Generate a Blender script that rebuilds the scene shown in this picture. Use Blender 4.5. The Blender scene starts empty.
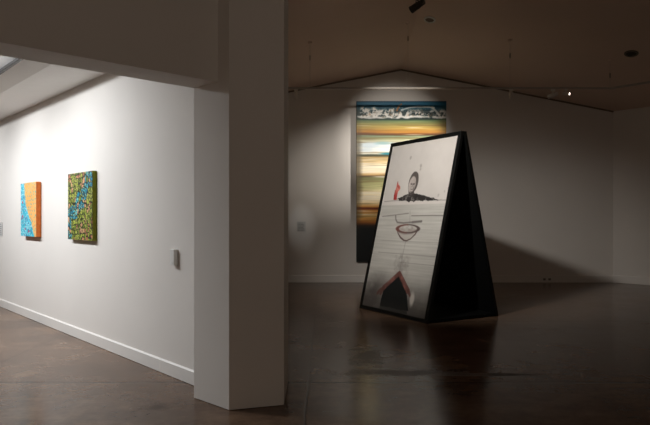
import bpy, bmesh, math
import numpy as np
from mathutils import Vector, Matrix

S = bpy.context.scene
C = S.collection
F, CX, CY, EYE = 600.0, 325.0, 218.0, 1.5      # focal length in pixels, horizon, eye height


# ------------------------------------------------------------------ helpers
def lin(c):
    return tuple(((v / 255) / 12.92 if v / 255 <= .04045 else ((v / 255 + .055) / 1.055) ** 2.4) for v in c)


def link(name, me, parent=None, mat=None):
    o = bpy.data.objects.new(name, me)
    C.objects.link(o)
    if parent:
        o.parent = parent
    if mat:
        for m in (mat if isinstance(mat, (list, tuple)) else [mat]):
            me.materials.append(m)
    return o


def obj(name, bm, mat, parent=None, smooth=False):
    bmesh.ops.recalc_face_normals(bm, faces=bm.faces)
    me = bpy.data.meshes.new(name)
    bm.to_mesh(me)
    bm.free()
    if smooth:
        for p in me.polygons:
            p.use_smooth = True
        try:
            me.set_sharp_from_angle(angle=math.radians(40))
        except Exception:
            pass
    return link(name, me, parent, mat)


def struct(name, bm, mat):
    o = obj(name, bm, mat)
    o['kind'] = 'structure'
    return o


def empty(name, loc, label, cat, group=None, M=None):
    o = bpy.data.objects.new(name, None)
    o.empty_display_size = .1
    C.objects.link(o)
    if M is not None:
        o.matrix_world = M
    else:
        o.location = loc
    tag(o, label, cat, group)
    return o


def tag(o, label, cat, group=None):
    o['label'] = label
    o['category'] = cat
    if group:
        o['group'] = group
    return o


def box(bm, lo, hi, M=None, bev=0.0):
    t = bmesh.new()
    bmesh.ops.create_cube(t, size=1)
    lo, hi = Vector(lo), Vector(hi)
    for v in t.verts:
        v.co = Vector(((lo[i] + hi[i]) / 2 + v.co[i] * (hi[i] - lo[i]) for i in range(3)))
    if bev:
        bmesh.ops.bevel(t, geom=t.edges[:], offset=bev, segments=2, affect='EDGES', profile=.5)
    if M is not None:
        t.transform(M)
    join(bm, t)
    return bm


def join(bm, t):
    me = bpy.data.meshes.new('tmp')
    t.to_mesh(me)
    t.free()
    bm.from_mesh(me)
    bpy.data.meshes.remove(me)


def lathe(bm, prof, M=None, n=24):
    """prof: list of (radius, z)."""
    t = bmesh.new()
    rings = []
    for r, z in prof:
        rings.append([t.verts.new((r * math.cos(2 * math.pi * k / n), r * math.sin(2 * math.pi * k / n), z)) for k in range(n)])
    for a, b in zip(rings, rings[1:]):
        for k in range(n):
            t.faces.new((a[k], a[(k + 1) % n], b[(k + 1) % n], b[k]))
    t.faces.new(rings[0][::-1])
    t.faces.new(rings[-1])
    if M is not None:
        t.transform(M)
    join(bm, t)
    return bm


def rod(bm, a, b, r, n=10):
    a, b = Vector(a), Vector(b)
    M = Matrix.Translation(a) @ (b - a).to_track_quat('Z', 'Y').to_matrix().to_4x4()
    return lathe(bm, [(r, 0), (r, (b - a).length)], M, n)


def prism(foot, z0, ztop):
    """vertical prism over a footprint; ztop a number or a function of x, y"""
    bm = bmesh.new()
    lo = [bm.verts.new((x, y, z0)) for x, y in foot]
    hi = [bm.verts.new((x, y, ztop(x, y) if callable(ztop) else ztop)) for x, y in foot]
    n = len(foot)
    for k in range(n):
        bm.faces.new((lo[k], lo[(k + 1) % n], hi[(k + 1) % n], hi[k]))
    bm.faces.new(lo[::-1])
    bm.faces.new(hi)
    return bm


def ray(px, py):
    return Vector(((px - CX) / F, 1.0, (CY - py) / F))


EYEV = Vector((0, 0, EYE))


def on_plane(px, py, p0, n):
    d = ray(px, py)
    return EYEV + d * ((Vector(p0) - EYEV).dot(n) / d.dot(n))


def at(px, py, depth):
    return EYEV + ray(px, py) * depth


# ------------------------------------------------------------------ materials
def mat(name, rgb, rough=.6, spec=.3, metal=0.0, noise=0.0, scale=8, bump=0.0, rough_var=0.0):
    m = bpy.data.materials.new(name)
    m.use_nodes = True
    nt = m.node_tree
    b = nt.nodes['Principled BSDF']
    c = lin(rgb) + (1,)
    b.inputs['Base Color'].default_value = c
    b.inputs['Roughness'].default_value = rough
    b.inputs['Specular IOR Level'].default_value = spec
    b.inputs['Metallic'].default_value = metal
    if noise or bump:
        tc = nt.nodes.new('ShaderNodeTexCoord')
        nz = nt.nodes.new('ShaderNodeTexNoise')
        nz.inputs['Scale'].default_value = scale
        nz.inputs['Detail'].default_value = 5
        nt.links.new(tc.outputs['Object'], nz.inputs['Vector'])
        if noise:
            rp = nt.nodes.new('ShaderNodeValToRGB')
            rp.color_ramp.elements[0].position = .3
            rp.color_ramp.elements[1].position = .7
            rp.color_ramp.elements[0].color = tuple(v * (1 - noise) for v in c[:3]) + (1,)
            rp.color_ramp.elements[1].color = tuple(min(1, v * (1 + noise)) for v in c[:3]) + (1,)
            nt.links.new(nz.outputs['Fac'], rp.inputs['Fac'])
            nt.links.new(rp.outputs['Color'], b.inputs['Base Color'])
        if bump:
            bp = nt.nodes.new('ShaderNodeBump')
            bp.inputs['Strength'].default_value = bump
            bp.inputs['Distance'].default_value = .01
            n2 = nt.nodes.new('ShaderNodeTexNoise')
            n2.inputs['Scale'].default_value = 160
            nt.links.new(tc.outputs['Object'], n2.inputs['Vector'])
            nt.links.new(n2.outputs['Fac'], bp.inputs['Height'])
            nt.links.new(bp.outputs['Normal'], b.inputs['Normal'])
    return m


def attr_mat(name, rough=.5, spec=.3):
    m = bpy.data.materials.new(name)
    m.use_nodes = True
    nt = m.node_tree
    b = nt.nodes['Principled BSDF']
    a = nt.nodes.new('ShaderNodeVertexColor')
    a.layer_name = 'paint'
    nt.links.new(a.outputs['Color'], b.inputs['Base Color'])
    b.inputs['Roughness'].default_value = rough
    b.inputs['Specular IOR Level'].default_value = spec
    return m


WALL = mat('white_wall_paint', (224, 219, 213), .75, .15, noise=.015, scale=1.5, bump=.04)
TRIMM = mat('white_trim_paint', (226, 222, 217), .45, .3, noise=.01)
CEIL = mat('ceiling_paint', (222, 198, 182), .85, .1, noise=.03, scale=.8)
CEILW = mat('gallery_ceiling_paint', (238, 237, 235), .8, .15, noise=.01)
BLACK = mat('black_satin_timber', (13, 15, 15), .35, .35, noise=.15, scale=14)
BLACKM = mat('matt_black_board', (7, 8, 8), .8, .1, noise=.2, scale=9)
TRACKM = mat('white_track_metal', (170, 160, 150), .4, .5, noise=.02)
DARKM = mat('black_fixture_metal', (26, 24, 22), .4, .5, noise=.1)
LIGHTM = mat('pale_fixture_metal', (215, 208, 200), .4, .5, noise=.03)
WIRE = mat('steel_wire', (90, 84, 78), .4, .5, metal=.6, noise=.05)
PLASTIC = mat('white_plastic', (222, 221, 216), .4, .4, noise=.01)
GRILLE = mat('dark_grille', (72, 66, 58), .7, .2, noise=.2, scale=40)
PAPER = mat('grey_label_card', (200, 198, 194), .6, .2, noise=.02)
INK = mat('grey_label_ink', (70, 66, 64), .7, .1, noise=.1)
GRIP = mat('brown_wire_grip', (165, 146, 132), .6, .3, noise=.05)
SHADEM = mat('shade_line_brown', (125, 110, 98), .9, .1, noise=.05)
SLOT = mat('socket_grey', (120, 116, 112), .5, .2, noise=.1)


def floor_material():
    m = bpy.data.materials.new('polished_concrete')
    m.use_nodes = True
    nt = m.node_tree
    L = nt.links.new
    b = nt.nodes['Principled BSDF']
    geo = nt.nodes.new('ShaderNodeNewGeometry')
    sep = nt.nodes.new('ShaderNodeSeparateXYZ')
    L(geo.outputs['Position'], sep.inputs[0])

    def math_(op, a, bb=None, c=None, clamp=False):
        n = nt.nodes.new('ShaderNodeMath')
        n.operation = op
        n.use_clamp = clamp
        for i, v in enumerate((a, bb, c)):
            if v is None:
                continue
            if isinstance(v, (int, float)):
                n.inputs[i].default_value = v
            else:
                L(v, n.inputs[i])
        return n.outputs[0]

    def noise(scale, detail=6, rough=.6, stretch=None):
        n = nt.nodes.new('ShaderNodeTexNoise')
        n.inputs['Scale'].default_value = scale
        n.inputs['Detail'].default_value = detail
        n.inputs['Roughness'].default_value = rough
        if stretch:
            mp = nt.nodes.new('ShaderNodeMapping')
            mp.inputs['Scale'].default_value = stretch
            L(geo.outputs['Position'], mp.inputs[0])
            L(mp.outputs[0], n.inputs['Vector'])
        else:
            L(geo.outputs['Position'], n.inputs['Vector'])
        return n.outputs['Fac']
    n1, n2, n3 = noise(.9), noise(4.5, 8, .65), noise(22, 4, .7)
    n4 = noise(1.6, 8, .7, (1.0, 2.6, 1))
    mixv = math_('ADD', math_('MULTIPLY', n1, .4), math_('ADD', math_('MULTIPLY', n2, .25), math_('ADD', math_('MULTIPLY', n3, .1), math_('MULTIPLY', n4, .25))))
    rp = nt.nodes.new('ShaderNodeValToRGB')
    e = rp.color_ramp.elements
    e[0].position, e[0].color = .36, lin((68, 51, 39)) + (1,)
    e[1].position, e[1].color = .64, lin((136, 110, 88)) + (1,)
    mid = e.new(.5)
    mid.color = lin((100, 78, 62)) + (1,)
    L(mixv, rp.inputs['Fac'])
    col = rp.outputs['Color']

    def darken(col, mask, rgb):
        mx = nt.nodes.new('ShaderNodeMix')
        mx.data_type = 'RGBA'
        L(mask, mx.inputs['Factor'])
        L(col, mx.inputs[6])
        mx.inputs[7].default_value = lin(rgb) + (1,)
        return mx.outputs[2]
    X, Y = sep.outputs[0], sep.outputs[1]
    wob = math_('MULTIPLY', math_('SUBTRACT', n2, .5), .03)

    # saw-cut joints of the slab, 3.2 m apart
    def joint(v, off, w):
        f = math_('PINGPONG', math_('ADD', math_('ADD', v, -off + 32.0), wob), 1.6)
        return math_('SUBTRACT', 1.0, math_('DIVIDE', f, w, clamp=True), clamp=True)
    jm = math_('MULTIPLY', math_('MAXIMUM', joint(X, -.15, .014), joint(Y, 5.47, .03)), .9)
    col = darken(col, jm, (30, 25, 22))

    # worn stain and crack in the slab in front of the display
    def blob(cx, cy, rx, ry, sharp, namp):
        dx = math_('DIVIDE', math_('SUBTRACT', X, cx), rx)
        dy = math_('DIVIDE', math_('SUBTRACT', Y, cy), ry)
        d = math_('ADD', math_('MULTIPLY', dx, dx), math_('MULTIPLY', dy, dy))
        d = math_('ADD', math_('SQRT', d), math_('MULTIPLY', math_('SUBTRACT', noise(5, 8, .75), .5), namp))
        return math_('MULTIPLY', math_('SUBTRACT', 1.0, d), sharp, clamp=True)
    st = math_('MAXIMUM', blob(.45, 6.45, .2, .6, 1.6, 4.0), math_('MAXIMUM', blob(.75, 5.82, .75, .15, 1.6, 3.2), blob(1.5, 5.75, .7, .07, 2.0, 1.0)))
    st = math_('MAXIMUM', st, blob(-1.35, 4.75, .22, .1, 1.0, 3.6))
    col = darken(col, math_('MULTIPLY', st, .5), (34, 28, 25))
    L(col, b.inputs['Base Color'])
    rr = math_('ADD', math_('MULTIPLY', n1, .12), math_('ADD', math_('MULTIPLY', n2, .1), .09))
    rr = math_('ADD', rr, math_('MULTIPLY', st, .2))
    L(rr, b.inputs['Roughness'])
    b.inputs['Specular IOR Level'].default_value = .22
    bp = nt.nodes.new('ShaderNodeBump')
    bp.inputs['Strength'].default_value = .07
    bp.inputs['Distance'].default_value = .01
    L(math_('SUBTRACT', n2, math_('MULTIPLY', jm, 2.0)), bp.inputs['Height'])
    L(bp.outputs['Normal'], b.inputs['Normal'])
    return m


FLOOR = floor_material()

# ------------------------------------------------------------------ the room
YB = 13.95                                     # wall behind the big painting
w = Vector((-.67, .742, 0)).normalized()       # along the left gallery's wall, away from the camera
u = Vector((.742, .67, 0)).normalized()        # across it
XR, ZR = 1.767, 4.957                          # foot of the hip on the back wall
GA, GB, CAP = .1975, .1784, 5.7


def ceil_z(x, y):
    return min(CAP, ZR - GA * abs(x - XR) + GB * (YB - y))


def V2(v):
    return (v[0], v[1])


corner = Vector((6.70, YB, 0))
vr = Vector((.67, -.742, 0)).normalized()      # right wall runs toward the camera this way
R1 = corner + vr * 4.2

bm = bmesh.new()
box(bm, (-16, -4.2, -.2), (11, 20, 0))
struct('floor', bm, FLOOR)

# back wall with gable top
bm = prism([(-1.4, YB), (XR, YB), (corner.x, YB), (corner.x + .1, YB + .2), (XR, YB + .2), (-1.4, YB + .2)], 0,
           lambda x, y: ceil_z(x, YB) + .02)
struct('wall_back', bm, WALL)
nr = Vector((.742, .67, 0))
bm = prism([V2(corner), V2(R1), V2(R1 + nr * .2), V2(corner + nr * .2)], 0, ceil_z(corner.x, YB) + .02)
struct('wall_right', bm, WALL)
bm = prism([V2(R1), (R1.x, -4), (R1.x + .2, -4), (R1.x + .2, R1.y)], 0, CAP)
struct('wall_right_side', bm, WALL)
bm = prism([(-6.5, -4.2), (R1.x + .2, -4.2), (R1.x + .2, -4.0), (-6.5, -4.0)], 0, CAP)
struct('wall_front', bm, WALL)

# hipped ceiling of the large gallery: two raking planes and a level middle
yh = YB - (CAP - ZR) / GB
H = Vector((XR, yh, CAP))
vl = Vector((-.67, -.742, 0)).normalized()


def rak(x, y):
    return ZR - GA * abs(x - XR) + GB * (YB - y)


bm = bmesh.new()
E0 = corner + Vector((.08, .08, 0))


def facet(pts):
    lo = [bm.verts.new(p) for p in pts]
    hi = [bm.verts.new(Vector(p) + Vector((0, 0, .12))) for p in pts]
    n = len(pts)
    bm.faces.new(lo[::-1])
    bm.faces.new(hi)
    for k in range(n):
        bm.faces.new((lo[k], lo[(k + 1) % n], hi[(k + 1) % n], hi[k]))


def P3(v, z=None):
    return Vector((v[0], v[1], rak(v[0], v[1]) if z is None else z))


facet([P3((XR, E0.y)), P3(E0), P3(E0 + vr * 17), H + vr * 17, H])
EL = Vector((2 * XR - E0.x, E0.y, 0))
facet([P3((XR, EL.y)), H, H + vl * 12, P3(EL + vl * 12), P3(EL)])
facet([H, H + vr * 17, Vector((H.x + 11.39, -6, CAP)), Vector((H.x - 8.04, -6, CAP)), H + vl * 12])
struct('ceiling', bm, CEIL)

# strip coloured as shade where the ceiling meets the gable of the back wall
for k_, (xa, xb) in enumerate(((-.9, XR), (XR, corner.x))):
    bm = bmesh.new()
    vv = []
    for xx in (xa, xb):
        zz = rak(xx, YB)
        vv.append([bm.verts.new((xx, yy, zz + (YB - yy) * GB + dz)) for yy, dz in ((YB, -.03), (YB - .02, -.03), (YB - .02, .01), (YB, .01))])
    for k in range(4):
        bm.faces.new((vv[0][k], vv[0][(k + 1) % 4], vv[1][(k + 1) % 4], vv[1][k]))
    bm.faces.new(vv[0])
    bm.faces.new(vv[1][::-1])
    struct('trim_%d' % (k_ + 1), bm, SHADEM)

# pier at the end of the wall between the galleries
A = at(229, 410.5, 0) * 0 + on_plane(229, 410.5, (0, 0, 0), Vector((0, 0, 1)))
B = on_plane(284, 405.3, (0, 0, 0), Vector((0, 0, 1)))
Cc = on_plane(288.3, 381.5, (0, 0, 0), Vector((0, 0, 1)))
E = on_plane(194, 398, (0, 0, 0), Vector((0, 0, 1)))
L0 = on_plane(194, 385, (0, 0, 0), Vector((0, 0, 1)))
pier = [V2(A), V2(B), V2(Cc), (-.8, 5.55), V2(E)]
bm = prism(pier, 0.004, ceil_z)
struct('wall_pier', bm, WALL)
bm = prism([(A.x - .0, A.y + .02), (B.x - .012, B.y + .012), (Cc.x - .012, Cc.y), (-.8, 5.53), (E.x + .02, E.y)], 0, .008)
struct('trim_4', bm, BLACKM)  # black strip standing in for the shadow line at the pier's foot


def LW(t, off=0.0):
    return L0 + w * t - u * off


# solid wall between the galleries (its left face is the lit white wall)
bm = prism([V2(LW(-.32)), V2(LW(13.0)), (-1.2, YB + .1), (Cc.x - .05, Cc.y - .02), (-.75, 5.45)], 0, 4.25)
struct('wall_left', bm, WALL)
bm = prism([V2(LW(1.2)), (-1.2, YB + .1), (Cc.x - .05, Cc.y - .02), (-.75, 5.5)], 4.2, ceil_z)
struct('wall_left_upper', bm, WALL)

# header over the opening
lf = Vector((E.x - A.x, E.y - A.y, 0))
d = ray(218, 82)
# where the sight line at x=218 meets the pier's left face
tt = (A.x - d.x * A.y) / (d.x * lf.y - lf.x)
P = Vector((A.x + lf.x * tt, A.y + lf.y * tt, 0))
HZ = EYE + d.z * P.y
uh = Vector((.728, .686, 0)).normalized()
bm = prism([V2(P + uh * .03), V2(P - uh * 6.0), V2(E - uh * 6.0), V2(E + uh * .03)], HZ, CAP)
struct('wall_header', bm, WALL)
hs = P - uh * 6.0
bm = prism([V2(hs), (hs.x - .2, hs.y), (hs.x - .2, -4), (hs.x, -4)], 0, CAP)
struct('wall_left_side', bm, WALL)

# left gallery shell
GW, GL = 4.6, 11.0
bm = prism([V2(LW(GL, -.1)), V2(LW(GL, GW + .2)), V2(LW(GL + .2, GW + .2)), V2(LW(GL + .2, -.1))], 0, 4.6)
struct('wall_far', bm, WALL)
bm = prism([V2(LW(-1, GW)), V2(LW(GL, GW)), V2(LW(GL, GW + .2)), V2(LW(-1, GW + .2))], 0, 4.6)
struct('wall_outer', bm, WALL)
Z1, SW, RK = 3.15, .60, .27
bm = bmesh.new()
prof = [(-.05, Z1), (SW, Z1), (GW + .05, Z1 + RK * (GW - SW)), (GW + .05, Z1 + .2 + RK * (GW - SW)), (-.05, Z1 + .2)]
a_ = [bm.verts.new(P3(LW(-.35, o), z)) for o, z in prof]
b_ = [bm.verts.new(P3(LW(GL + .1, o), z)) for o, z in prof]
n = len(prof)
for k in range(n):
    bm.faces.new((a_[k], a_[(k + 1) % n], b_[(k + 1) % n], b_[k]))
bm.faces.new(a_[::-1])
bm.faces.new(b_)
struct('ceiling_left', bm, CEILW)


# baseboards
def base(name, p, q, nrm, h, t=.018):
    p, q, nrm = Vector(p), Vector(q), Vector(nrm)
    bm = bmesh.new()
    prof = [(0, 0), (t, 0), (t, h - .012), (t * .35, h), (0, h)]
    rows = [[bm.verts.new(Vector((e.x, e.y, 0)) + nrm * o + Vector((0, 0, z + .004))) for o, z in prof] for e in (p, q)]
    m_ = len(prof)
    for k in range(m_):
        bm.faces.new((rows[0][k], rows[0][(k + 1) % m_], rows[1][(k + 1) % m_], rows[1][k]))
    bm.faces.new(rows[0])
    bm.faces.new(rows[1][::-1])
    return struct(name, bm, TRIMM)


base('baseboard_left', LW(-.2), LW(.62), -u, .128)
base('baseboard_left_far', LW(.624), LW(GL), -u, .128)
base('baseboard_back', (-1.0, YB, 0), corner, (0, -1, 0), .17)
base('baseboard_right', corner, R1, (-nr.x, -nr.y, 0), .17)


# ------------------------------------------------------------------ painted surfaces
rng = np.random.default_rng(7)


def vnoise(x, y, seed=0, oct=4, gain=.5):
    """value noise, 0..1"""
    out, amp, tot = np.zeros_like(x), 1.0, 0.0
    r = np.random.default_rng(seed)
    for o in range(oct):
        tab = r.random((64, 64))
        xs, ys = x * 2 ** o, y * 2 ** o
        xi, yi = np.floor(xs).astype(int), np.floor(ys).astype(int)
        fx, fy = xs - xi, ys - yi
        fx, fy = fx * fx * (3 - 2 * fx), fy * fy * (3 - 2 * fy)
        g = lambda a, b: tab[a % 64, b % 64]
        v = (g(xi, yi) * (1 - fx) + g(xi + 1, yi) * fx) * (1 - fy) + (g(xi, yi + 1) * (1 - fx) + g(xi + 1, yi + 1) * fx) * fy
        out += v * amp
        tot += amp
        amp *= gain
    return out / tot


def sstep(a, b, x):
    t = np.clip((x - a) / (b - a), 0, 1)
    return t * t * (3 - 2 * t)


def put(col, mask, rgb):
    c = np.array(rgb, float)
    m = np.clip(mask, 0, 1)[..., None]
    return col * (1 - m) + c * m


def pdist(U, V, pts):
    best = np.full_like(U, 1e9)
    for (x0, y0), (x1, y1) in zip(pts, pts[1:]):
        dx, dy = x1 - x0, y1 - y0
        t = np.clip(((U - x0) * dx + (V - y0) * dy) / (dx * dx + dy * dy + 1e-12), 0, 1)
        best = np.minimum(best, np.hypot(U - x0 - t * dx, V - y0 - t * dy))
    return best


def inside(U, V, poly):
    r = np.zeros(U.shape, bool)
    for (x0, y0), (x1, y1) in zip(poly, poly[1:] + poly[:1]):
        c = (y0 > V) != (y1 > V)
        r ^= c & (U < (x1 - x0) * (V - y0) / (y1 - y0 + 1e-12) + x0)
    return r


def painted_grid(name, o, ex, ey, wid, hei, nu, nv, fn, mat_, parent):
    """a flat rectangle from its top-left corner o, along ex (right) and ey (down), coloured by fn(U, V) in metres"""
    U, V = np.meshgrid(np.linspace(0, wid, nu), np.linspace(0, hei, nv))
    rgb = fn(U, V) / 255.0
    rgb = np.where(rgb <= .04045, rgb / 12.92, ((np.clip(rgb, 0, 1) + .055) / 1.055) ** 2.4)
    o, ex, ey = (np.array(v[:]) for v in (o, ex, ey))
    co = o + U[..., None] * ex + V[..., None] * ey
    idx = np.arange(nu * nv).reshape(nv, nu)
    quads = np.stack([idx[:-1, :-1], idx[1:, :-1], idx[1:, 1:], idx[:-1, 1:]], -1).reshape(-1, 4)
    me = bpy.data.meshes.new(name)
    me.from_pydata(co.reshape(-1, 3).tolist(), [], quads.tolist())
    at_ = me.color_attributes.new('paint', 'FLOAT_COLOR', 'POINT')
    rgba = np.ones((nu * nv, 4), np.float32)
    rgba[:, :3] = rgb.reshape(-1, 3)
    at_.data.foreach_set('color', rgba.ravel())
    return link(name, me, parent, mat_)


PAINT = attr_mat('acrylic_paint', .42, .35)
PRINT = attr_mat('printed_panel', .55, .2)

# ------------------------------------------------------------------ A-frame display
yaw, PW, PL, TH = 2.093, 1.745, 2.86, .2312
BR = Vector((1.436, 8.48, 0))
eu = Vector((math.cos(yaw), math.sin(yaw), 0))          # from the near corner to the far (left) corner
en = Vector((eu.y, -eu.x, 0))                            # from the front board to the rear one
HT = PL * math.cos(TH)
RUN = PL * math.sin(TH)
MA = Matrix.Translation(BR) @ Matrix(((eu.x, en.x, 0, 0), (eu.y, en.y, 0, 0), (0, 0, 1, 0), (0, 0, 0, 1)))
aframe = empty('a_frame_display', BR, 'tall black A-frame board standing on the floor with a drawn portrait on its pale panel', 'display board', M=MA)
# local axes: x along the width toward the left, y toward the rear, z up
TK = .055
up1 = Vector((0, math.sin(TH), math.cos(TH)))            # up the front board
in1 = Vector((0, math.cos(TH), -math.sin(TH)))           # into it
M1 = Matrix(((1, in1.x, up1.x, 0), (0, in1.y, up1.y, 0), (0, in1.z, up1.z, 0.0), (0, 0, 0, 1)))
# local of a board: x width, y depth, z up the slope
DEP = 2 * RUN + .10
M2 = Matrix.Translation((0, DEP, 0)) @ Matrix(((1, 0, 0, 0), (0, -in1.y, -up1.y, 0), (0, in1.z, up1.z, 0), (0, 0, 0, 1)))
FB = .066


def board_frame(M):
    bm = bmesh.new()
    z0 = 0
    for lo, hi in (((0, 0, z0), (FB, TK, PL)), ((PW - FB, 0, z0), (PW, TK, PL)),
                   ((FB, 0, z0), (PW - FB, TK, z0 + FB)), ((FB, 0, PL - FB), (PW - FB, TK, PL))):
        box(bm, lo, hi, M, .004)
    for v in bm.verts:                            # feet cut level with the floor
        v.co.z = max(v.co.z, .001)
    return bm


ff = obj('front_frame', board_frame(M1), BLACK, aframe)
rf = obj('rear_frame', board_frame(M2), BLACK, aframe)
bm = bmesh.new()
box(bm, (FB, .014, .02 + FB), (PW - FB, TK - .006, PL - FB), M1)
obj('front_backing', bm, BLACKM, aframe)
bm = bmesh.new()
box(bm, (.006, .006, .045), (PW - .006, TK + .006, PL - .03), M2)
obj('rear_panel', bm, BLACKM, aframe)
bm = bmesh.new()
box(bm, (.004, .05, .004), (PW - .004, DEP - .05, .05), None, .004)
obj('base_board', bm, BLACKM, aframe)
bm = bmesh.new()
box(bm, (.002, RUN + .004, HT - .06), (PW - .002, DEP - RUN - .004, HT - .004), None, .003)
obj('ridge_strip', bm, BLACK, aframe)

# the drawing: metres from the panel's outer top-left corner, u to the right, v down
n1w = (MA.to_3x3() @ -in1)
o_w = MA @ (M1 @ Vector((PW, 0, PL)))
r_w = -eu
d_w = MA.to_3x3() @ -up1


def uv(px, py):
    q = on_plane(px, py, o_w, n1w) - o_w
    return (q.dot(r_w), q.dot(d_w))


def uvs(*pts):
    return [uv(*p) for p in pts]


def draw_panel(U, V):
    U, V = U + FB, V + FB
    n1, n2 = vnoise(U * 2.2, V * 2.2, 1), vnoise(U * 9, V * 9, 2)
    grain = vnoise(U * .9 + 3, V * 34, 3, 3)
    grain2 = vnoise(U * 2.5, V * 90, 4, 2)
    base_ = np.ones(U.shape + (3,)) * np.array((214, 209, 204.))
    base_ += (n1 - .5)[..., None] * 14 + (n2 - .5)[..., None] * 7
    vt = uv(415, 204)[1]                         # table edge
    below = sstep(vt - .01, vt + .02, V)
    wood = np.array((192, 190, 184.)) + (grain - .5)[..., None] * 26 + (grain2 - .5)[..., None] * 16 + (n1 - .5)[..., None] * 16
    base_ = base_ * (1 - below[..., None]) + wood * below[..., None]
    c = base_
    # darker photographic ground toward the foot
    vb = uv(395, 284)[1]
    k = sstep(vb - .25, PL - .08, V + (n1 - .5) * .35)
    c = put(c, k * .8, (66, 61, 58))
    vl_ = np.abs(U - uv(379, 296)[0])
    c = put(c, .6 * sstep(.3, .0, np.hypot(U - uv(373, 296)[0], (V - uv(373, 296)[1]) * .7) + (n2 - .5) * .2), (70, 64, 62))
    # table edge lines
    j = (n2 - .5) * .01
    for pts, wd, s in (
            (uvs((384, 201.5), (396, 200.4), (447, 199.8)), .006, .5),
            (uvs((382, 216.3), (395, 214.8), (408, 213.2)), .010, .45),
            (uvs((411, 215.6), (432, 215.4), (446, 215.6)), .009, .55),
            (uvs((380, 240), (443, 243)), .005, .25),
            (uvs((378, 252), (440, 257)), .006, .3),
            (uvs((399, 262), (440, 266)), .005, .3),
            (uvs((405, 241.5), (402, 256), (399, 271)), .006, .35),
            (uvs((409.6, 211), (409.3, 222.6)), .008, .22)):
        c = put(c, s * sstep(wd * 1.6, wd * .3, pdist(U, V, pts) + j * .5) * (.55 + .9 * (n2 - .1)), (74, 68, 66))
    # smudges high on the sheet
    for p, r_, s in (((420.5, 165.5), .05, .5), ((420, 169), .04, .4), ((410.3, 157.5), .035, .45), ((438, 195), .03, .35), ((444, 191), .02, .3)):
        a, b_ = uv(*p)
        c = put(c, s * sstep(r_, r_ * .3, np.hypot((U - a) * 1.3, V - b_) + (n2 - .5) * .05), (140, 132, 128))
    # shoulders in a dark shawl, ragged below
    sh = uvs((396, 199.8), (400, 197), (404, 195), (408, 193.2), (411, 194.5), (416, 193.3), (421, 194.2), (427, 196.5), (433, 198.6), (441, 199.8),
             (432, 200.2), (424, 200), (420, 201.5), (416, 199.8), (413, 201.2), (410, 200.4), (408.5, 202), (405, 200), (400, 200.6))
    Uw, Vw = U + (n2 - .5) * .03, V + (vnoise(U * 14, V * 14, 5) - .5) * .05
    m = inside(Uw, Vw, sh)
    c = put(c, m * (.92 - .4 * sstep(.55, .75, vnoise(U * 20, V * 20, 6))), (40, 37, 36))
    # head: dark hood, paler face
    hc = uv(412.8, 182.5)
    top, bot = uv(416, 171), uv(411, 193.8)
    ax = np.array(bot) - np.array(top)
    hl = np.hypot(*ax) / 2
    ax /= 2 * hl
    p_ = (U - hc[0]) * ax[1] - (V - hc[1]) * ax[0]
    q_ = (U - hc[0]) * ax[0] + (V - hc[1]) * ax[1]
    wr = abs(uv(418.4, 181)[0] - uv(407.8, 183)[0]) / 2.15
    e1 = np.hypot(p_ / wr, q_ / hl) + (n2 - .5) * .12
    c = put(c, sstep(1.04, .94, e1) * .88, (74, 68, 65))
    neck = uvs((408.2, 190), (413.6, 190.5), (414.5, 195), (411, 197), (408.2, 195.5))
    c = put(c, .85 * inside(U + (n2 - .5) * .03, V, neck), (70, 64, 62))
    hair = sstep(.35, .7, vnoise(p_ * 60, q_ * 8, 8))
    c = put(c, sstep(1.0, .9, e1) * hair * .35, (120, 112, 108))
    e2 = np.hypot((p_ + wr * .16) / (wr * .8), (q_ - hl * .16) / (hl * .8)) + (n2 - .5) * .12
    face = sstep(1.0, .82, e2)
    tone = 178 + 20 * sstep(wr * .6, -wr * .6, p_) + (vnoise(p_ * 30, q_ * 30, 9) - .5) * 50
    c = c * (1 - face[..., None] * .95) + (tone[..., None] * np.array((1, .95, .92))) * face[..., None] * .95
    for (a, b_, ra, rb, s) in ((-.42, .14, .24, .055, .8), (.22, .14, .25, .055, .85), (-.12, .36, .1, .05, .55), (-.1, .58, .3, .035, .7),
                               (-.45, .06, .28, .03, .6), (.25, .06, .28, .03, .6), (.42, .45, .1, .22, .4), (-.02, .22, .06, .16, .35), (-.1, .8, .25, .06, .45)):
        dd = np.hypot((p_ / wr - a * .75) / ra, (q_ / hl - b_) / rb)
        c = put(c, s * .9 * sstep(1.2, .5, dd), (60, 54, 52))
    # raised hand in red chalk
    hand = uvs((393, 199.8), (393.4, 195.5), (394.6, 191), (395.8, 187), (396.6, 183), (397.4, 181.3), (398, 183.5), (398.5, 185.5), (399.6, 186), (400, 188), (398.8, 190),
               (397.4, 191.5), (396.6, 195), (396, 199.8))
    m = inside(U + (n2 - .5) * .02, V, hand)
    c = put(c, m * .85, (205, 100, 88))
    c = put(c, m * sstep(.5, .7, vnoise(U * 18, V * 18, 11)) * .6, (232, 170, 158))
    low = sstep(uv(395, 190)[1], uv(395, 198)[1], V)
    c = put(c, m * low * .75, (158, 34, 38))
    for pts in (uvs((396.6, 187), (397.4, 181.6)), uvs((398, 188), (398.6, 185.4)), uvs((393.2, 199), (394.8, 190.5))):
        c = put(c, .7 * sstep(.014, .003, pdist(U, V, pts)), (140, 40, 42))
    # bowl and saucer line
    bc = uv(407.2, 228.6)
    rw = abs(uv(417.8, 228.6)[0] - uv(396.6, 228.6)[0]) / 2
    rh = abs(uv(407, 232.6)[1] - uv(407, 224.6)[1]) / 2
    rim = np.hypot((U - bc[0]) / rw, (V - bc[1]) / rh)
    c = put(c, .4 * sstep(1.0, .5, rim) * sstep(.3, .7, vnoise(U * 16, V * 40, 12)), (112, 92, 88))
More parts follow.
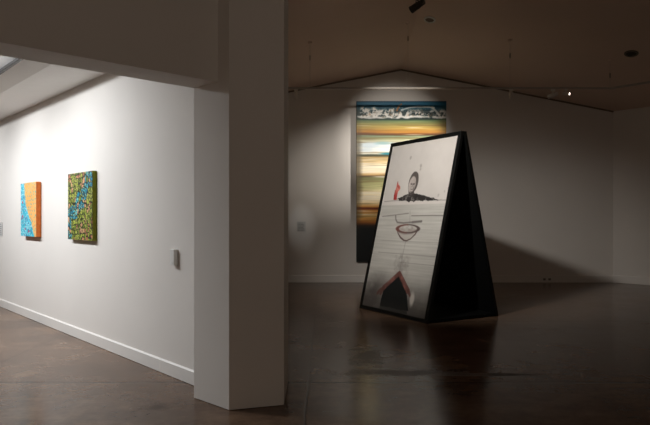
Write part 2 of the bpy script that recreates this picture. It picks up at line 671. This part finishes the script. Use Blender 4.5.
    bowl = uvs((396.6, 228.6), (397.4, 233), (400, 237.4), (403.4, 240.2), (406, 240.6), (410, 238.8), (414.6, 234.2), (417.6, 229.2))
    dsd = pdist(U, V, bowl)
    c = put(c, .30 * inside(U, V, bowl), (170, 160, 152))
    c = put(c, .85 * sstep(  .018, .006, dsd + (n2 - .5) * .008), (84, 66, 64))
    ring = np.abs(rim - 1) * min(rw, rh)
    c = put(c, .85 * sstep(.014, .004, ring), (72, 58, 56))
    c = put(c, .6 * sstep(.016, .006, ring) * (U < bc[0]), (128, 72, 62))
    c = put(c, .5 * sstep(.03, .008, pdist(U, V, uvs((398.5, 231.5), (404, 233), (411, 232.6), (416.5, 230.2)))), (98, 80, 78))
    c = put(c, .7 * sstep(.022, .006, pdist(U, V, uvs((395.2, 215.6), (395.4, 219.5), (396.8, 222.2), (403, 222.8), (412, 222.0), (421, 221.2)))), (104, 98, 96))
    c = put(c, .6 * sstep(.03, .008, pdist(U, V, uvs((412, 222.0), (421, 221.2)))), (104, 98, 96))
    # scumble above the house
    a, b_ = uv(400.5, 266)
    c = put(c, .5 * sstep(.2, .02, np.hypot(U - a, (V - b_) * .8) + (vnoise(U * 14, V * 14, 14) - .5) * .3), (130, 124, 120))
    # dark house under a red roof
    hp = uvs((398.6, 274), (405, 289), (406.6, 296), (407.4, 304), (407.8, 311), (393, 308.4), (379.4, 305.2), (381, 297), (383.4, 288.5))
    m = inside(U + (n2 - .5) * .04, V + (n2 - .5) * .03, hp)
    c = put(c, m * .96, (27, 30, 30))
    c = put(c, .7 * sstep(.18, 0, np.abs(V - uv(393, 308)[1])) * inside(U, V - .1, hp), (44, 44, 43))
    roof_l = pdist(U, V, uvs((398.6, 273.6), (383.2, 287.4)))
    roof_r = pdist(U, V, uvs((398.8, 273.6), (407.4, 291)))
    rn = vnoise(U * 12, V * 12, 15)
    for dd in (roof_l, roof_r):
        m = sstep(.044, .030, dd + (n2 - .5) * .02)
        c = put(c, m * .95, (112, 74, 68))
        c = put(c, m * sstep(.4, .75, rn) * .6, (168, 108, 100))
        c = put(c, sstep(.048, .040, dd) * (1 - sstep(.040, .034, dd)) * .5, (70, 40, 38))
    for pts in (uvs((383.2, 287.4), (379, 290.5), (377, 293)), uvs((383, 288.5), (380, 293.5)), uvs((407.4, 291), (409.4, 295.5))):
        m = sstep(.04, .012, pdist(U, V, pts) + (n2 - .5) * .02)
        c = put(c, m * .85, (96, 64, 58))
    a, b_ = uv(411.3, 299.2)
    c = put(c, .9 * sstep(.085, .03, np.hypot((U - a) * 1.1, (V - b_) * .55) + (n2 - .5) * .03), (214, 208, 200))
    return np.clip(c, 4, 245)


gloc = MA.inverted() @ o_w
gx, gy = Vector((-1, 0, 0)), -up1
painted_grid('drawn_panel', gloc + gx * FB + gy * FB - in1 * -.010, gx, gy, PW - 2 * FB, PL - 2 * FB, 240, 400, draw_panel, PRINT, aframe)['label'] = 'pale panel drawn with a hooded face, red hand, bowl and dark house'

# ------------------------------------------------------------------ large painting on the back wall
pt = .075
yf = YB - pt - .005
x0, x1 = (356.4 - CX) / F * yf, (446.4 - CX) / F * yf
z1, z0 = EYE + (CY - 101) / F * yf, EYE + (CY - 262) / F * yf
big = empty('mounted_painting', ((x0 + x1) / 2, YB, z0), 'tall painting of amber, cream and teal bands on the back wall', 'painting')
PWD, PHT = x1 - x0, z1 - z0


def draw_big(U, V):
    f = 101 + V / PHT * 161                      # rows as they run from top to foot
    g = U / PWD
    n1, n2 = vnoise(g * 3, V * 2, 21), vnoise(g * 14, V * 8, 22)
    st = vnoise(g * 1.6, f * .55, 23, 3)
    st2 = vnoise(g * 3.0 + 5, f * 1.3, 24, 3)
    fr = f + (n1 - .5) * 1.2 + (st - .5) * .8
    keys = [(101, (12, 84, 110)), (104, (14, 112, 150)), (107, (12, 80, 104)), (112, (40, 62, 66)), (117, (46, 62, 60)), (119, (22, 44, 36)), (120.5, (104, 128, 84)),
            (124, (150, 140, 78)), (128, (182, 150, 72)), (132, (178, 120, 40)), (133.6, (110, 66, 24)), (134.8, (92, 62, 26)), (135.8, (120, 134, 104)), (138, (138, 142, 98)), (141, (190, 188, 160)),
            (144, (222, 226, 222)), (150, (236, 238, 234)), (153.6, (222, 222, 208)), (154.6, (60, 62, 36)), (156, (58, 56, 32)), (157, (170, 140, 84)), (162, (222, 196, 146)), (166, (238, 226, 200)),
            (172, (236, 220, 186)), (174.8, (196, 156, 96)), (175.8, (86, 64, 32)), (177, (92, 82, 42)), (178.5, (120, 122, 74)), (184, (160, 158, 106)), (189, (186, 180, 130)), (192, (226, 208, 168)),
            (199, (240, 226, 198)), (204, (232, 204, 150)), (207, (206, 142, 66)), (208, (112, 46, 14)), (209.4, (120, 52, 16)), (210.4, (204, 132, 58)), (215, (236, 196, 122)), (219, (226, 164, 78)),
            (222.5, (180, 104, 36)), (225.5, (58, 36, 18)), (228.5, (13, 18, 18)), (262, (8, 13, 14))]
    kx = [k_[0] for k_ in keys]
    c = np.stack([np.interp(fr, kx, [k_[1][i] for k_ in keys]) for i in range(3)], -1)
    mid = sstep(120, 124, f) * (1 - sstep(220, 226, f))
    c += (st2 - .5)[..., None] * 60 * mid[..., None] * np.array((1, .95, .75))
    c = put(c, .6 * mid * sstep(.64, .8, st), (244, 238, 222))
    c = put(c, .5 * mid * sstep(.4, .28, st), (112, 84, 46))
    # teal streak beside the cream band; beam falloff painted dark on the side edges
    for (a, b_, ra, rb, col, s) in ((.36, 153.6, .1, 1.4, (10, 122, 140), .9), (.14, 145, .16, 3.2, (190, 210, 222), .6), (.3, 143, .1, 2.2, (120, 180, 190), .5),
                                    (.1, 150, .1, 2.5, (198, 216, 226), .5), (.0, 175, .07, 60, (74, 62, 40), .7), (.97, 150, .05, 40, (120, 100, 60), .35)):
        c = put(c, s * sstep(1.3, .3, np.hypot((g - a) / ra, (f - b_) / rb) + (n2 - .5) * .5), col)
    # white crest of splashes under a dark sky
    crest = sstep(107, 110.5, f + (vnoise(g * 20, f * .12, 31) - .5) * 9) * (1 - sstep(116.5, 118.5, f + (n2 - .5) * 2.5))
    sp = vnoise(g * 26 + f * .10, f * .28, 32, 4, .7)
    gate = sstep(.02, .06, g) * (1 - .55 * sstep(.47, .55, g) * sstep(113, 108, f))
    c = put(c, crest * gate * sstep(.38, .58, sp), (230, 226, 218))
    c = put(c, crest * gate * sstep(.6, .72, vnoise(g * 40, f * .4, 33)) * .5, (168, 132, 96))
    c = put(c, .85 * sstep(1.6, .5, np.abs(f - 117.0 + (n2 - .5) * 3)) * sstep(.26, .5, vnoise(g * 12, f * .2, 36)), (236, 233, 228))
    arc = [(.46, 116), (.47, 110), (.5, 106.5), (.58, 105.2), (.7, 106.6)]
    for pts, rad, col, s in (([(.45 * 90, 110.5), (.47 * 90, 106.5), (.5 * 90, 104.2)], 1.3, (200, 112, 44), .8), ([(.48 * 90, 105.6), (.55 * 90, 104.4), (.66 * 90, 104.8)], .9, (40, 120, 150), .7),
                             ([(.5 * 90, 110), (.58 * 90, 107.6), (.68 * 90, 106.6), (.8 * 90, 106.8), (.86 * 90, 107.6)], 1.1, (226, 236, 236), .95),
                             ([(.84 * 90, 107.5), (.88 * 90, 110.5), (.93 * 90, 116.5)], 1.3, (214, 212, 204), .85),
                             ([(.6 * 90, 112.5), (.7 * 90, 111), (.8 * 90, 111.8)], 1.0, (120, 128, 124), .5)):
        c = put(c, s * sstep(rad, rad * .25, pdist(g * 90, f, pts) + (n2 - .5) * .8), col)
    foot = sstep(228, 232, f)
    c = put(c, foot * .35 * sstep(.5, .7, n2), (20, 28, 28))
    return np.clip(c, 4, 246)


bm = bmesh.new()
box(bm, (x0 - big.location.x, -pt, 0), (x1 - big.location.x, -.003, PHT), None, .003)
obj('stretched_canvas', bm, mat('canvas_edge_dark', (34, 34, 34), .7, .2, noise=.15), big)
painted_grid('painted_face', Vector((x0 - big.location.x + .002, -pt - .001, PHT - .002)), Vector((1, 0, 0)), Vector((0, 0, -1)), PWD - .004, PHT - .004, 200, 340, draw_big, PAINT, big)

# ------------------------------------------------------------------ two small paintings on the lit wall
nW = -u                                        # out of the left wall


def small_painting(name, label, pxl, pxr, pxs, ytop, ybot, edge_rgb, fn, nu, nv):
    # far edge pxl, near edge of the face pxr, its near edge where it meets the wall pxs
    thick = .05
    for _ in range(30):
        near_wall = on_plane(pxs, 210, L0, u)
        front = L0 + nW * thick
        near_face = on_plane(pxr, 210, front, u)
        gap = (near_face - near_wall).dot(w)
        thick = min(.12, max(.02, thick + gap * .5)) if abs(gap) > 1e-4 else thick
    thick = min(max(thick, .03), .09)
    front = L0 + nW * thick
    a = on_plane(pxl, 210, front, u)
    b_ = on_plane(pxr, 210, front, u)
    top = on_plane(pxr, ytop, front, u).z
    bot = on_plane(pxr, ybot, front, u).z
    wid = (a - b_).length
    print(name, 'thick', round(thick, 3), 'w', round(wid, 3), 'z', round(bot, 3), round(top, 3))
    org = Vector((a.x, a.y, bot)) - nW * thick
    M = Matrix(((-w.x, -nW.x, 0, org.x), (-w.y, -nW.y, 0, org.y), (0, 0, 1, org.z), (0, 0, 0, 1)))   # x to the near side, -y out of the wall
    o = empty(name, org, label, 'painting', M=M)
    bm = bmesh.new()
    box(bm, (0, -thick, 0), (wid, -.003, top - bot), None, .004)
    obj('stretched_canvas', bm, mat(name + '_edge', edge_rgb, .6, .25, noise=.12, scale=20), o)
    painted_grid('painted_face', Vector((.002, -thick - .001, top - bot - .002)), Vector((1, 0, 0)), Vector((0, 0, -1)), wid - .004, top - bot - .004, nu, nv, lambda U, V: fn(U / wid, V / (top - bot), U, V), PAINT, o)
    return o


def cells(U, V, s, seed):
    """nearest and second nearest distance and an id for jittered cells of size s"""
    r = np.random.default_rng(seed)
    jx, jy, idt = r.random((64, 64)), r.random((64, 64)), r.random((64, 64))
    xi, yi = np.floor(U / s).astype(int), np.floor(V / s).astype(int)
    d1 = np.full_like(U, 1e9)
    d2 = np.full_like(U, 1e9)
    ident = np.zeros_like(U)
    for dx in (-1, 0, 1):
        for dy in (-1, 0, 1):
            a, b_ = (xi + dx), (yi + dy)
            px, py = (a + .15 + .7 * jx[a % 64, b_ % 64]) * s, (b_ + .15 + .7 * jy[a % 64, b_ % 64]) * s
            dd = np.hypot(U - px, V - py)
            cl = dd < d1
            d2 = np.where(cl, d1, np.minimum(d2, dd))
            ident = np.where(cl, idt[a % 64, b_ % 64], ident)
            d1 = np.where(cl, dd, d1)
    return d1, d2, ident


def draw_orange(g, h, U, V):
    edge = np.interp(h, [0, .2, .4, .55, .7, .85, 1.0], [.22, .26, .34, .48, .64, .78, .88]) + (vnoise(h * 9, g * 3, 41) - .5) * .08
    blue = sstep(.02, -.02, g - edge)
    c = np.ones(U.shape + (3,)) * np.array((244, 182, 108.)) + (vnoise(U * 8, V * 8, 42) - .5)[..., None] * 26
    d1, d2, i_ = cells(U, V, .055, 43)
    keep = i_ > .4
    c = put(c, keep * sstep(.017, .010, d1) * .9, (96, 176, 168))
    c = put(c, (i_ < .12) * sstep(.015, .009, d1) * .8, (196, 120, 84))
    cb = np.ones(U.shape + (3,)) * np.array((60, 186, 208.)) + (vnoise(U * 10, V * 10, 44) - .5)[..., None] * 50
    d1, d2, i_ = cells(U, V, .03, 45)
    cb = put(cb, (i_ > .5) * sstep(.014, .008, d1), (190, 228, 232))
    cb = put(cb, (i_ < .16) * sstep(.015, .009, d1), (26, 92, 150))
    cb = put(cb, ((i_ > .2) & (i_ < .26)) * sstep(.018, .010, d1), (182, 52, 84))
    for a, b_ in ((.30, .86), (.13, .36), (.52, .9), (.12, .62)):
        cb = put(cb, .9 * sstep(.05, .02, np.hypot((g - a), (h - b_) * 1.6) + (vnoise(U * 30, V * 30, 46) - .5) * .04), (196, 60, 92))
    return np.clip(c * (1 - blue[..., None]) + cb * blue[..., None], 5, 246)


def draw_green(g, h, U, V):
    wU, wV = U + (vnoise(U * 7, V * 7, 51) - .5) * .1, V + (vnoise(U * 7, V * 7, 52) - .5) * .1
    d1, d2, i_ = cells(wU, wV, .062, 53)
    zone = vnoise(U * 4.2, V * 4.2, 54, 3) * .7 + .34 * sstep(.3, .0, pdist(g, h * 1.2, [(0, 1.15), (.08, .75), (.35, .68), (.55, .55), (.7, .3), (1, .05)]))
    zone = zone + .04
    c = np.ones(U.shape + (3,)) * np.array((112, 130, 40.))
    c = put(c, 1.0 * (i_ > .62), (160, 170, 66))
    c = put(c, 1.0 * (i_ < .22), (206, 152, 116))
    c = put(c, 1.0 * ((zone > .52) & (i_ > .25)), (22, 134, 162))
    c = put(c, 1.0 * ((zone > .56) & (i_ > .75)), (70, 180, 196))
    c = put(c, 1.0 * ((zone < .38) & (i_ < .5)), (176, 112, 84))
    c = put(c, .95 * sstep(.018, .009, d2 - d1), (20, 26, 22))
    c = put(c, .8 * (i_ > .5) * sstep(.012, .006, d1), (34, 34, 26))
    f2, _, i2 = cells(U, V, .028, 55)
    c = put(c, .8 * (i2 > .72) * sstep(.011, .006, f2), (214, 208, 120))
    c = put(c, .85 * (i2 < .2) * sstep(.011, .006, f2), (20, 20, 18))
    return np.clip(c, 5, 240)


small_painting('small_orange_painting', 'small canvas dotted turquoise and orange with orange edges, on the bright white wall', 20.8, 36.2, 41.3, 181.5, 237.0, (226, 122, 54), draw_orange, 110, 130)
small_painting('small_green_painting', 'small canvas patterned in green, teal and black with olive edges, on the bright white wall', 68.0, 92.5, 97.2, 170.5, 241.0, (112, 116, 20), draw_green, 140, 170)


# ------------------------------------------------------------------ labels, control box, outlet
def wall_label(name, label, org, ex, nrm, wid, hei, rows):
    M = Matrix(((ex.x, -nrm.x, 0, org.x), (ex.y, -nrm.y, 0, org.y), (0, 0, 1, org.z), (0, 0, 0, 1)))
    o = empty(name, org, label, 'label', M=M)
    bm = bmesh.new()
    box(bm, (0, -.006, 0), (wid, -.001, hei), None, .001)
    obj('card', bm, PAPER, o)

    def text(U, V):
        c = np.ones(U.shape + (3,)) * np.array((200, 198, 194.))
        r = np.random.default_rng(3)
        for k in range(rows):
            z = hei * (k + 1) / (rows + 1)
            x, end = .08 * wid, wid * (.62 + .3 * r.random())
            while x < end:
                l_ = wid * (.05 + .1 * r.random())
                c = put(c, 1.0 * ((np.abs(V - z) < .006) & (U > x) & (U < min(x + l_, end))), (120, 118, 116))
                x += l_ + wid * .03
        return c
    painted_grid('printed_text', Vector((.003, -.0065, hei - .003)), Vector((1, 0, 0)), Vector((0, 0, -1)), wid - .006, hei - .006, 60, 70, text, PRINT, o)
    return o


q0 = at(297, 231.5, YB)
wall_label('wall_label', 'small grey text label lit by a soft square of light on the dim back wall', q0, Vector((1, 0, 0)), Vector((0, -1, 0)), .20, .23, 6)
q1 = on_plane(2.6, 236, L0, u)
wid = .20
q1 = q1 + w * wid
wall_label('wall_label', 'grey text label on the bright white wall beyond the small orange painting', Vector((q1.x, q1.y, q1.z)), -w, nW, wid, .23, 6)

cb_near = on_plane(177.6, 250, L0, u)
cth = .042
cf = L0 + nW * cth
c_l = on_plane(169.8, 250, cf, u)
c_r = on_plane(173.9, 250, cf, u)
zt, zb = on_plane(174.3, 249.5, cf, u).z, on_plane(174.3, 265.5, cf, u).z
cw = max(.06, (c_l - c_r).length)
org = c_r + w * cw - nW * cth
M = Matrix(((-w.x, -nW.x, 0, org.x), (-w.y, -nW.y, 0, org.y), (0, 0, 1, zb), (0, 0, 0, 1)))
cbx = empty('control_box', org, 'small white control box mounted on the white wall beside the pier', 'control box', M=M)
bm = bmesh.new()
box(bm, (0, -cth, 0), (cw, -.002, zt - zb), None, .005)
obj('housing', bm, PLASTIC, cbx)
bm = bmesh.new()
box(bm, (cw * .3, -cth - .003, .012), (cw * .7, -cth + .001, .03), None, .001)
obj('button', bm, PLASTIC, cbx)

so = at(547, 281.2, YB)
sock = empty('power_outlet', (so.x - .14, YB - .019, .035), 'small double power outlet set low in the white baseboard of the back wall', 'power outlet')
bm = bmesh.new()
box(bm, (0, -.009, 0), (.28, 0, .085), None, .003)
obj('face_plate', bm, PLASTIC, sock)
for k in (.07, .19):
    bm = bmesh.new()
    box(bm, (k - .03, -.012, .018), (k + .03, -.008, .066), None, .002)
    obj('socket', bm, SLOT, sock)

# ------------------------------------------------------------------ track lighting
TY, TZ = 11.74, 4.04
bend = Vector((5.6, TY, TZ))
tail = bend + Vector((vr.x, vr.y, 0)) * 3.2
track = empty('light_track', (-1.0, TY, TZ), 'thin pale lighting track hung on wires across the gallery, bent along the right wall', 'light track')
TI = track.location.copy()


def rail_bm(pts):
    bm = bmesh.new()
    for a, b_ in zip(pts, pts[1:]):
        dd = (b_ - a)
        M = Matrix.Translation(a) @ Matrix.Rotation(math.atan2(dd.y, dd.x), 4, 'Z')
        box(bm, (-.01, -.02, -.018), (dd.length + .01, .02, .018), M, .003)
    return bm


obj('rail', rail_bm([Vector((0, 0, 0)), bend - TI, tail - TI]), TRACKM, track)
for px in (310, 408, 510, 610):
    X = (px - CX) / F * TY
    zc = ceil_z(X, TY)
    loc = Vector((X, TY, TZ)) - TI
    bm = bmesh.new()
    rod(bm, loc + Vector((0, 0, .018)), loc + Vector((0, 0, zc - TZ - .02)), .002, 8)
    wr_ = obj('suspension_wire', bm, TRACKM, track)
    bm = bmesh.new()
    lathe(bm, [(.012, zc - TZ - .36), (.014, zc - TZ - .34), (.014, zc - TZ - .28), (.008, zc - TZ - .26)], Matrix.Translation(loc), 12)
    obj('wire_grip', bm, GRIP, wr_)
    bm = bmesh.new()
    sg = GA if X < XR else -GA
    lathe(bm, [(.02, -.035), (.04, -.025), (.045, .01)], Matrix.Translation(loc + Vector((0, 0, zc - TZ - .005))), 18)
    obj('ceiling_canopy', bm, CEIL, track)

track2 = empty('light_track', (-1.0, 7.0, 4.12), 'straight lighting track above the front of the gallery carrying the dark spotlight', 'light track')
obj('rail', rail_bm([Vector((0, 0, 0)), Vector((6.5, 0, 0))]), TRACKM, track2)
for X in (.9, 3.4):
    bm = bmesh.new()
    zc = ceil_z(X - 1.0, 7.0)
    rod(bm, (X, 0, .018), (X, 0, zc - 4.12 - .005), .004, 8)
    obj('suspension_wire', bm, WIRE, track2)


p, q = LW(.4, .87), LW(10.5, .87)
track3 = empty('light_track', (p.x, p.y, 3.195), 'dark lighting track on the white ceiling of the left gallery', 'light track')
obj('rail', rail_bm([Vector((0, 0, 0)), Vector((q.x - p.x, q.y - p.y, 0))]), DARKM, track3)
bm = bmesh.new()
box(bm, (-.03, -.03, .016), (.03, .03, .045))
obj('mounting_clip', bm, DARKM, track3)


def spotlight(label, x, y, z, aim, body_mat, size=1.0, lit=None):
    """track spotlight hung at (x, y, z) on the underside of its rail, pointing at aim"""
    o = empty('track_spotlight', (x, y, z), label, 'spotlight', 'track spotlights')
    bm = bmesh.new()
    box(bm, (-.05 * size, -.016, -.045 * size), (.05 * size, .016, 0), None, .003)
    obj('track_adapter', bm, body_mat, o)
    piv = Vector((0, 0, -.15 * size))
    dirv = (Vector(aim) - (Vector((x, y, z)) + piv)).normalized()
    side = dirv.cross(Vector((0, 0, 1))).normalized()
    bm = bmesh.new()
    rod(bm, (0, 0, -.045 * size), (0, 0, -.085 * size), .009 * size)
    for s in (-1, 1):
        rod(bm, side * (.058 * size * s) + Vector((0, 0, -.085 * size)), side * (.058 * size * s) + piv, .007 * size)
    rod(bm, side * (-.062 * size) + Vector((0, 0, -.085 * size)), side * (.062 * size) + Vector((0, 0, -.085 * size)), .007 * size)
    obj('yoke', bm, body_mat, o)
    M = Matrix.Translation(piv) @ dirv.to_track_quat('Z', 'Y').to_matrix().to_4x4()
    bm = bmesh.new()
    k = size
    lathe(bm, [(.03 * k, -.11 * k), (.045 * k, -.10 * k), (.045 * k, -.07 * k), (.04 * k, -.065 * k), (.045 * k, -.06 * k), (.047 * k, -.02 * k), (.052 * k, 0), (.052 * k, .1 * k), (.055 * k, .105 * k), (.055 * k, .125 * k), (.046 * k, .125 * k), (.044 * k, .105 * k)], M, 28)
    obj('lamp_body', bm, body_mat, o, smooth=True)
    bm = bmesh.new()
    lathe(bm, [(.042 * k, .106 * k), (.038 * k, .11 * k), (.012 * k, .112 * k)], M, 24)
    lens = obj('lens', bm, lit or mat('lens_glass', (60, 58, 54), .15, .5, noise=.05), o, smooth=True)
    return o, Vector((x, y, z)) + piv + dirv * (.14 * size), dirv


em = bpy.data.materials.new('lit_lens')
em.use_nodes = True
b = em.node_tree.nodes['Principled BSDF']
b.inputs['Base Color'].default_value = (1, .95, .88, 1)
b.inputs['Emission Color'].default_value = (1, .9, .78, 1)
b.inputs['Emission Strength'].default_value = 6

TB = TZ - .018


def xat(px, y):
    return (px - CX) / F * y


LAB = Vector((xat(301.5, YB), YB, EYE + (CY - 225) / F * YB))
BIGC = Vector(((x0 + x1) / 2, YB, 2.75))
s1, p1, d1_ = spotlight('small pale spotlight at the left end of the track next to the pier', xat(296, TY), TY, TB, LAB, LIGHTM, .75)
s2, p2, d2_ = spotlight('small pale spotlight on the track just right of the gable slope, pointing away', xat(511, TY), TY, TB, (4.6, YB, 2.0), LIGHTM, .7)
s3, p3, d3_ = spotlight('pale spotlight on the track just left of the one with the glowing lens', xat(553, TY), TY, TB, (1.25, YB, 2.95), LIGHTM, .8)
s4, p4, d4_ = spotlight('pale spotlight on the track whose lens shows as a tiny glowing point', xat(566, TY), TY, TB, (7.2, 9.2, 3.2), LIGHTM, .6, lit=em)
s5, p5, d5_ = spotlight('dark spotlight hanging at the top edge above the ceiling ring, tilted left', xat(418, 7.0), 7.0, 4.12 - .018, (-.9, 8.6, 3.0), mat('dark_grey_fixture', (58, 52, 47), .5, .4, noise=.05), .8)


# ------------------------------------------------------------------ round fittings in the ceiling
def ceiling_disc(name, label, cat, px, py, r, ring_mat, face_mat):
    lo, hi = 8.0, 14.0
    for _ in range(60):
        m = (lo + hi) / 2
        p = at(px, py, m)
        if p.z < ceil_z(p.x, p.y) - 1e-4:
            hi, lo = hi, m
            # below the ceiling: look farther
        else:
            hi = m
    p = at(px, py, (lo + hi) / 2)
    e = .01
    nx = (ceil_z(p.x + e, p.y) - ceil_z(p.x - e, p.y)) / (2 * e)
    ny = (ceil_z(p.x, p.y + e) - ceil_z(p.x, p.y - e)) / (2 * e)
    nrm = Vector((nx, ny, -1)).normalized()        # down into the room
    M = Matrix.Translation(Vector((p.x, p.y, ceil_z(p.x, p.y)))) @ nrm.to_track_quat('Z', 'Y').to_matrix().to_4x4()
    o = empty(name, p, label, cat, M=M)
    bm = bmesh.new()
    t = bmesh.new()
    n = 36
    prof = [(r, -.004), (r * 1.0, .012), (r * .9, .022), (r * .74, .02), (r * .72, .002)]
    rings = [[t.verts.new((a * math.cos(2 * math.pi * k / n), a * math.sin(2 * math.pi * k / n), z)) for k in range(n)] for a, z in prof]
    for a, b_ in zip(rings, rings[1:] + rings[:1]):
        for k in range(n):
            t.faces.new((a[k], a[(k + 1) % n], b_[(k + 1) % n], b_[k]))
    join(bm, t)
    obj('rim', bm, ring_mat, o, smooth=True)
    bm = bmesh.new()
    lathe(bm, [(r * .73, -.003), (r * .73, .006), (r * .4, .01), (r * .1, .011)], None, 30)
    for k in range(-2, 3):
        box(bm, (-r * .6, k * r * .24 - .004, .006), (r * .6, k * r * .24 + .004, .014))
    obj('grille', bm, face_mat, o)
    print(name, p[:])
    return o


ceiling_disc('ceiling_speaker', 'round ceiling fitting with a pale rim above the gable peak, beside the hanging wire', 'ceiling speaker', 429.7, 19.5, .115, PLASTIC, mat('dim_grille', (120, 106, 94), .7, .2, noise=.2, scale=40))
ceiling_disc('ceiling_speaker', 'round dark ceiling fitting above the bent end of the lighting track', 'ceiling speaker', 631.3, 53.3,   .125, mat('bronze_rim', (110, 100, 88), .5, .3, noise=.05), GRILLE)


# ------------------------------------------------------------------ light
def spot(name, loc, aim, power, angle, blend, col=(1, .93, .84), size=.04):
    l = bpy.data.lights.new(name, 'SPOT')
    l.energy, l.spot_size, l.spot_blend, l.color, l.shadow_soft_size = power, math.radians(angle), blend, col, size
    o = bpy.data.objects.new(name, l)
    C.objects.link(o)
    o.location = loc
    o.rotation_euler = (Vector(aim) - Vector(loc)).to_track_quat('-Z', 'Y').to_euler()
    return o


WARM = (1, .90, .79)
NEUT = (.93, .965, 1)
# framing projector that lights the A-frame from the front left, out of frame above
spot('display_projector', (-.25, 6.4, 4.15), (1.6, 9.8, 1.8), 600, 62, 1.0, (1, .95, .885), .08)
# beams on the big painting, the main one from the right along the track
spot('painting_side_beam', p3, (1.5, YB, 2.95), 1050, 37, 1.0, (1, .94, .86), .03)
spot('painting_beam', (1.3, 7.0, 3.93), (1.6, YB, 3.3), 560, 24, .7, (1, .94, .86), .05)
spot('label_beam', p1, LAB, 50, 15, 1.0, (.95, .97, .96), .03)
# spotlights of the left gallery
for t_, aim_t, zz, pw, ang in ((2.8, 2.1, 1.2, 290, 125), (4.9, 4.2, 1.1, 345, 120), (7.4, 6.2, 1.1, 300, 110)):
    p = LW(t_, 2.15)
    q = LW(aim_t, .3)
    spot('gallery_spot', (p.x, p.y, 3.36), (q.x, q.y, zz), pw, ang, 1.0, NEUT, .05)
p = LW(2.6, 3.2)
spot('gallery_floor_fill', (p.x, p.y, 3.6), (p.x + 1.4, p.y - .2, 0), 120, 100, 1.0, NEUT, .05)  # unseen fill lamp added to brighten the left gallery's floor
# unseen soft fill added behind the camera for the room's general light
al = bpy.data.lights.new('room_fill', 'AREA')
al.shape, al.size, al.size_y, al.energy, al.color = 'RECTANGLE', 5, 1.6, 37, (1, .87, .74)
ao = bpy.data.objects.new('room_fill', al)
C.objects.link(ao)
ao.location = (2.5, -3.6, 1.9)
ao.rotation_euler = (math.radians(114), 0, 0)

wd = bpy.data.worlds.new('night')
wd.use_nodes = True
wd.node_tree.nodes['Background'].inputs['Color'].default_value = (.01, .009, .008, 1)
S.world = wd

# ------------------------------------------------------------------ camera
cam = bpy.data.cameras.new('camera')
cam.sensor_width = 36
cam.lens = F / 650 * 36
cam.shift_y = (CY - 212.5) / 650
co = bpy.data.objects.new('camera', cam)
C.objects.link(co)
co.location = (0, 0, EYE)
co.rotation_euler = (math.pi / 2, 0, 0)
S.camera = co
S.view_settings.view_transform = 'Standard'
S.view_settings.look = 'None'
S.view_settings.exposure = 0
S.view_settings.gamma = 1
S.view_settings.use_curve_mapping = False
S.cycles.use_denoising = True
S.cycles.max_bounces = 8
S.cycles.diffuse_bounces = 5
